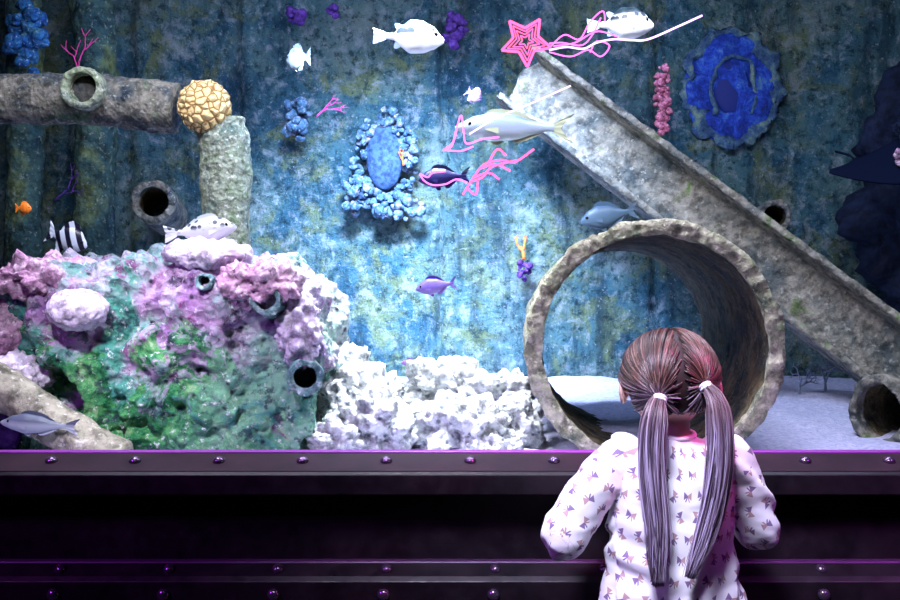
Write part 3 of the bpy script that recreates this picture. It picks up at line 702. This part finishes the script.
tails=n.M('MULTIPLY',n.M('MULTIPLY',n.M('LESS_THAN',rv,0.0),n.M('GREATER_THAN',rv,-.28)),n.M('LESS_THAN',n.M('ABSOLUTE',n.M('SUBTRACT',au,n.M('MULTIPLY',rv,-.5))),.04))
mark=n.M('MAXIMUM',bow,tails)
mc=n.mix(n.M('GREATER_THAN',ru,.0),(.16,.08,.22),(.42,.24,.25))
fab=n.noise(at.outputs['Vector'],900,2)
col=n.mix(n.M('MULTIPLY',mark,.9),(.82,.81,.86),mc)
m_shirt=n.bsdf(col,.9,bump=fab,bs=.15,bd=.001,spec=.15)
mko('top',me,m_shirt,parent=girl,label='pale long sleeved top printed with small bows')
pts=[(.44+.044*math.cos(a),-.315+.042*math.sin(a),.850-.006*math.sin(-a)) for a in [2*math.pi*i/32 for i in range(33)]]
T=tube(pts,.005,8,False); part('collar',T[0],T[1],plain('collar_rib',(.70,.68,.74),.9))
for s in (-1,1):
    e1=(WR[s]-EL[s]).normalized(); c0=WR[s]-e1*.012
    T=tube([c0-e1*.012,c0+e1*.008,c0+e1*.014],[.031,.029,.024],20); part('cuff',T[0],T[1],plain('cuff_rib',(.70,.68,.74),.9))
A=[[],[]]
add(A,rings([(.44,-.31,.40,.10,.075),(.44,-.31,.45,.118,.084),(.44,-.31,.52,.122,.088),(.44,-.31,.54,.115,.08)]))
for s in (-1,1):
    hx=.44+s*.055
    add(A,tube(catmull([(hx,-.31,.48),(hx,-.31,.40),(hx+s*.004,-.305,.27),(hx+s*.006,-.315,.15),(hx+s*.008,-.32,.075)],24),[.069-.033*(i/23)**.8 for i in range(24)],18))
me=remesh(LV(A[0]),A[1],.005,4); mko('leggings',me,plain('leggings_cloth',(.03,.03,.06),.9),parent=girl)
for s in (-1,1):
    hx=.44+s*.063; A=[[],[]]
    add(A,ell((hx,-.285,.032),(.034,.085,.03))); add(A,tube([(hx,-.325,.03),(hx,-.325,.085)],[.036,.034],18)); add(A,ell((hx,-.285,.014),(.036,.088,.013)))
    me=remesh(LV(A[0]),A[1],.004,4); mko('shoe',me,plain('shoe_white',(.6,.55,.6),.6),parent=girl)
# hair
n=NT('lit_auburn_hair'); at=n.N('ShaderNodeAttribute',attribute_name='rnd'); t=n.sep(at.outputs['Vector'])
col=n.ramp(t[0],[(.0,(.015,.006,.006)),(.5,(.06,.026,.02)),(1,(.19,.10,.075))])
lit_col=n.ramp(t[0],[(.0,(.045,.03,.05)),(.5,(.18,.13,.19)),(1,(.50,.43,.60))])  # lavender light on the ponytails put into the hair colour
col=n.mix(t[1],col,lit_col)
m_hair=n.bsdf(col,.38,0,spec=.5)
def build_strands(name,paths,lightf,label=None):
    V=[];F=[];vals=[]
    for (P,r,rn) in paths:
        n0=len(V); m=len(P); T=tube(P,[r*(1-.6*max(0,i/(m-1)-.6)/.4) for i in range(m)],5)
        V+=T[0]; F+=[tuple(k+n0 for k in f) for f in T[1]]
        for i in range(m):
            for k in range(5): vals+=[rn,lightf(P[i]),0]
    o=mk(name,LV(V),F,m_hair,parent=girl,label=label)
    a=o.data.attributes.new('rnd','FLOAT_VECTOR','POINT'); a.data.foreach_set('vector',vals); return o
HR=Vector((.095,.104,.099)); HO=HC+Vector((0,0,.005))
def on(d,k=1.0): d=d.normalized(); return HO+Vector((d.x*HR.x,d.y*HR.y,d.z*HR.z))*k
tie={-1:Vector((.396,-.405,.933)),1:Vector((.484,-.400,.955))}
def todir(p): q=p-HO; return Vector((q.x/HR.x,q.y/HR.y,q.z/HR.z)).normalized()
def hairy(d):
    p=on(d)
    if p.z<HO.z-.062: return False
    if p.y>HO.y+.045 and p.z<HO.z+.045: return False
    if p.z<HO.z+.005 and p.y>HO.y-.028: return False
    return True
bm=bmesh.new(); bmesh.ops.create_icosphere(bm,subdivisions=5,radius=1)
for v in list(bm.verts):
    if not hairy(v.co): bm.verts.remove(v)
for v in bm.verts:
    v.co=on(v.co,1.0)-gb
me=bpy.data.meshes.new('hair'); bm.to_mesh(me); bm.free()
hair=mko('hair',me,plain('hair_under',(.015,.006,.006),.6),parent=girl); 
sm=hair.modifiers.new('s','SOLIDIFY'); sm.thickness=.006; sm.offset=-1
rnd=random.Random(5); paths=[]
cnt=0
while cnt<1900:
    d=Vector([rnd.gauss(0,1) for _ in range(3)]).normalized()
    if not hairy(d): continue
    s=1 if d.x>.03 else -1
    if abs(d.x-.03)<.018: continue
    td=todir(tie[s]); cnt+=1; P=[]
    lift=rnd.uniform(1.0,1.045); m=9; a0=d.angle(td)
    if a0<.05: continue
    for i in range(m):
        t=i/(m-1); q=d.slerp(td,t*.97); k=lift+.02*math.sin(math.pi*t); 
        pp_=on(q,k); 
        if t>.75: pp_=pp_.lerp(tie[s]+Vector((rnd.uniform(-1,1),rnd.uniform(-1,1),rnd.uniform(-1,1)))*.007,(t-.75)/.25)
        P.append(pp_)
    paths.append((P,rnd.uniform(.0008,.0017),rnd.random()**1.5))
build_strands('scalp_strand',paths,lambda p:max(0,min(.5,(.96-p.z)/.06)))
PT={-1:[(.396,-.407,.932),(.384,-.425,.905),(.376,-.432,.86),(.379,-.430,.80),(.387,-.432,.70),(.384,-.436,.63),(.389,-.437,.582)],
 1:[(.484,-.402,.954),(.499,-.425,.925),(.506,-.432,.88),(.506,-.43,.825),(.494,-.428,.745),(.472,-.434,.66),(.450,-.438,.598)]}
for s in (-1,1):
    C=catmull([Vector(p) for p in PT[s]],22); fr=frames(C); paths=[]
    RR=[float(np.interp(i/21,[0,.06,.25,.5,.8,1],[.007,.013,.023,.024,.018,.008])) for i in range(22)]
    for k in range(430):
        a=rnd.uniform(0,2*math.pi); q=math.sqrt(rnd.random())*(1.25 if rnd.random()<.08 else 1); end=int(rnd.uniform(13,22)) if rnd.random()<.6 else 22
        P=[];w=rnd.uniform(-.9,.9); jit=rnd.uniform(-1,1)*.007; ph=rnd.uniform(0,6)
        for i in range(end):
            p,u_,v_=fr[i]; aa=a+w*i/21
            wob=jit*math.sin(i*.35+ph)*i/21+.004*math.sin(i*.5+s)*i/21
            P.append(p+(u_*math.cos(aa)+v_*math.sin(aa))*RR[i]*q+Vector((wob,0,0)))
        paths.append((P,rnd.uniform(.0008,.0016),rnd.random()))
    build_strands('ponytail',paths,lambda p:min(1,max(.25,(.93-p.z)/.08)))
    c=Vector(PT[s][0])+Vector((0,-.006,-.004)); d=(Vector(PT[s][1])-Vector(PT[s][0])).normalized()
    u_=d.orthogonal().normalized(); v_=d.cross(u_)
    B=[[],[]]
    for o_ in (-.003,.003):
        add(B,tube([c+d*o_+(u_*math.cos(a)+v_*math.sin(a))*.0105 for a in [2*math.pi*i/20 for i in range(21)]],.0032,8,False))
    part('hair_tie',B[0],B[1],plain('tie_white',(.85,.85,.95),.6),label='white elastic hair tie')
# ------------------------------------------------------------------ lights
def area(name,loc,tgt,size,sy,pw,col,spread=None):
    l=bpy.data.lights.new(name,'AREA'); l.shape='RECTANGLE'; l.size=size; l.size_y=sy; l.energy=pw; l.color=col
    if spread: l.spread=spread
    o=link(bpy.data.objects.new(name,l)); o.location=loc; d=Vector(tgt)-Vector(loc); o.rotation_euler=d.to_track_quat('-Z','Y').to_euler(); return o
area('tank_lamp_a',(-.85,.12,2.4),(-.8,.75,.9),.8,.15,36,(.80,.82,1))
area('tank_lamp_b',(.5,.12,2.4),(.55,.9,.9),.8,.15,32,(.80,.82,1))
area('tank_lamp_c',(1.2,.5,2.5),(1.1,1.5,1.0),.8,.3,18,(.58,.70,1))
area('tank_lamp_d',(-.25,1.5,2.6),(-.25,2.15,1.0),2.2,.2,18,(.42,.54,1))
area('haze_fill_lamp',(-.2,.6,2.55),(-.12,2.3,1.0),.5,.3,85,(.48,.64,1),1.1)  # added lamp, brightens the back wall in place of water haze
area('tank_lamp_e',(-.1,.6,2.4),(-.08,.65,.7),.3,.3,16,(.86,.93,1),.9)
area('reef_fill',(-.75,-1.25,2.3),(-.78,.35,.97),.15,.15,2.6,(.88,.88,1),.5)  # added fill lamp outside the tank, brightens the boulder front
area('gallery_lamp_a',(-.1,-1.5,2.6),(.46,-.34,.7),.5,.4,10,(.74,.72,1),.8)
area('gallery_lamp_b',(1.5,-1.0,2.2),(.5,-.32,1.02),.12,.12,.4,(1,.08,.5),.3)
area('gallery_lamp_c',(-2.2,-1.6,2.2),(-.4,-.1,.55),.5,.3,3.2,(.5,.10,.9),.9)
area('gallery_lamp_d',(1.9,-1.5,2.2),(1.1,-.1,.5),.3,.3,1.6,(.6,.08,.8),.6)
w=bpy.data.worlds.new('world'); S.world=w; w.use_nodes=True; nt=w.node_tree
nt.nodes['Background'].inputs[0].default_value=(.05,.03,.1,1); nt.nodes['Background'].inputs[1].default_value=.3
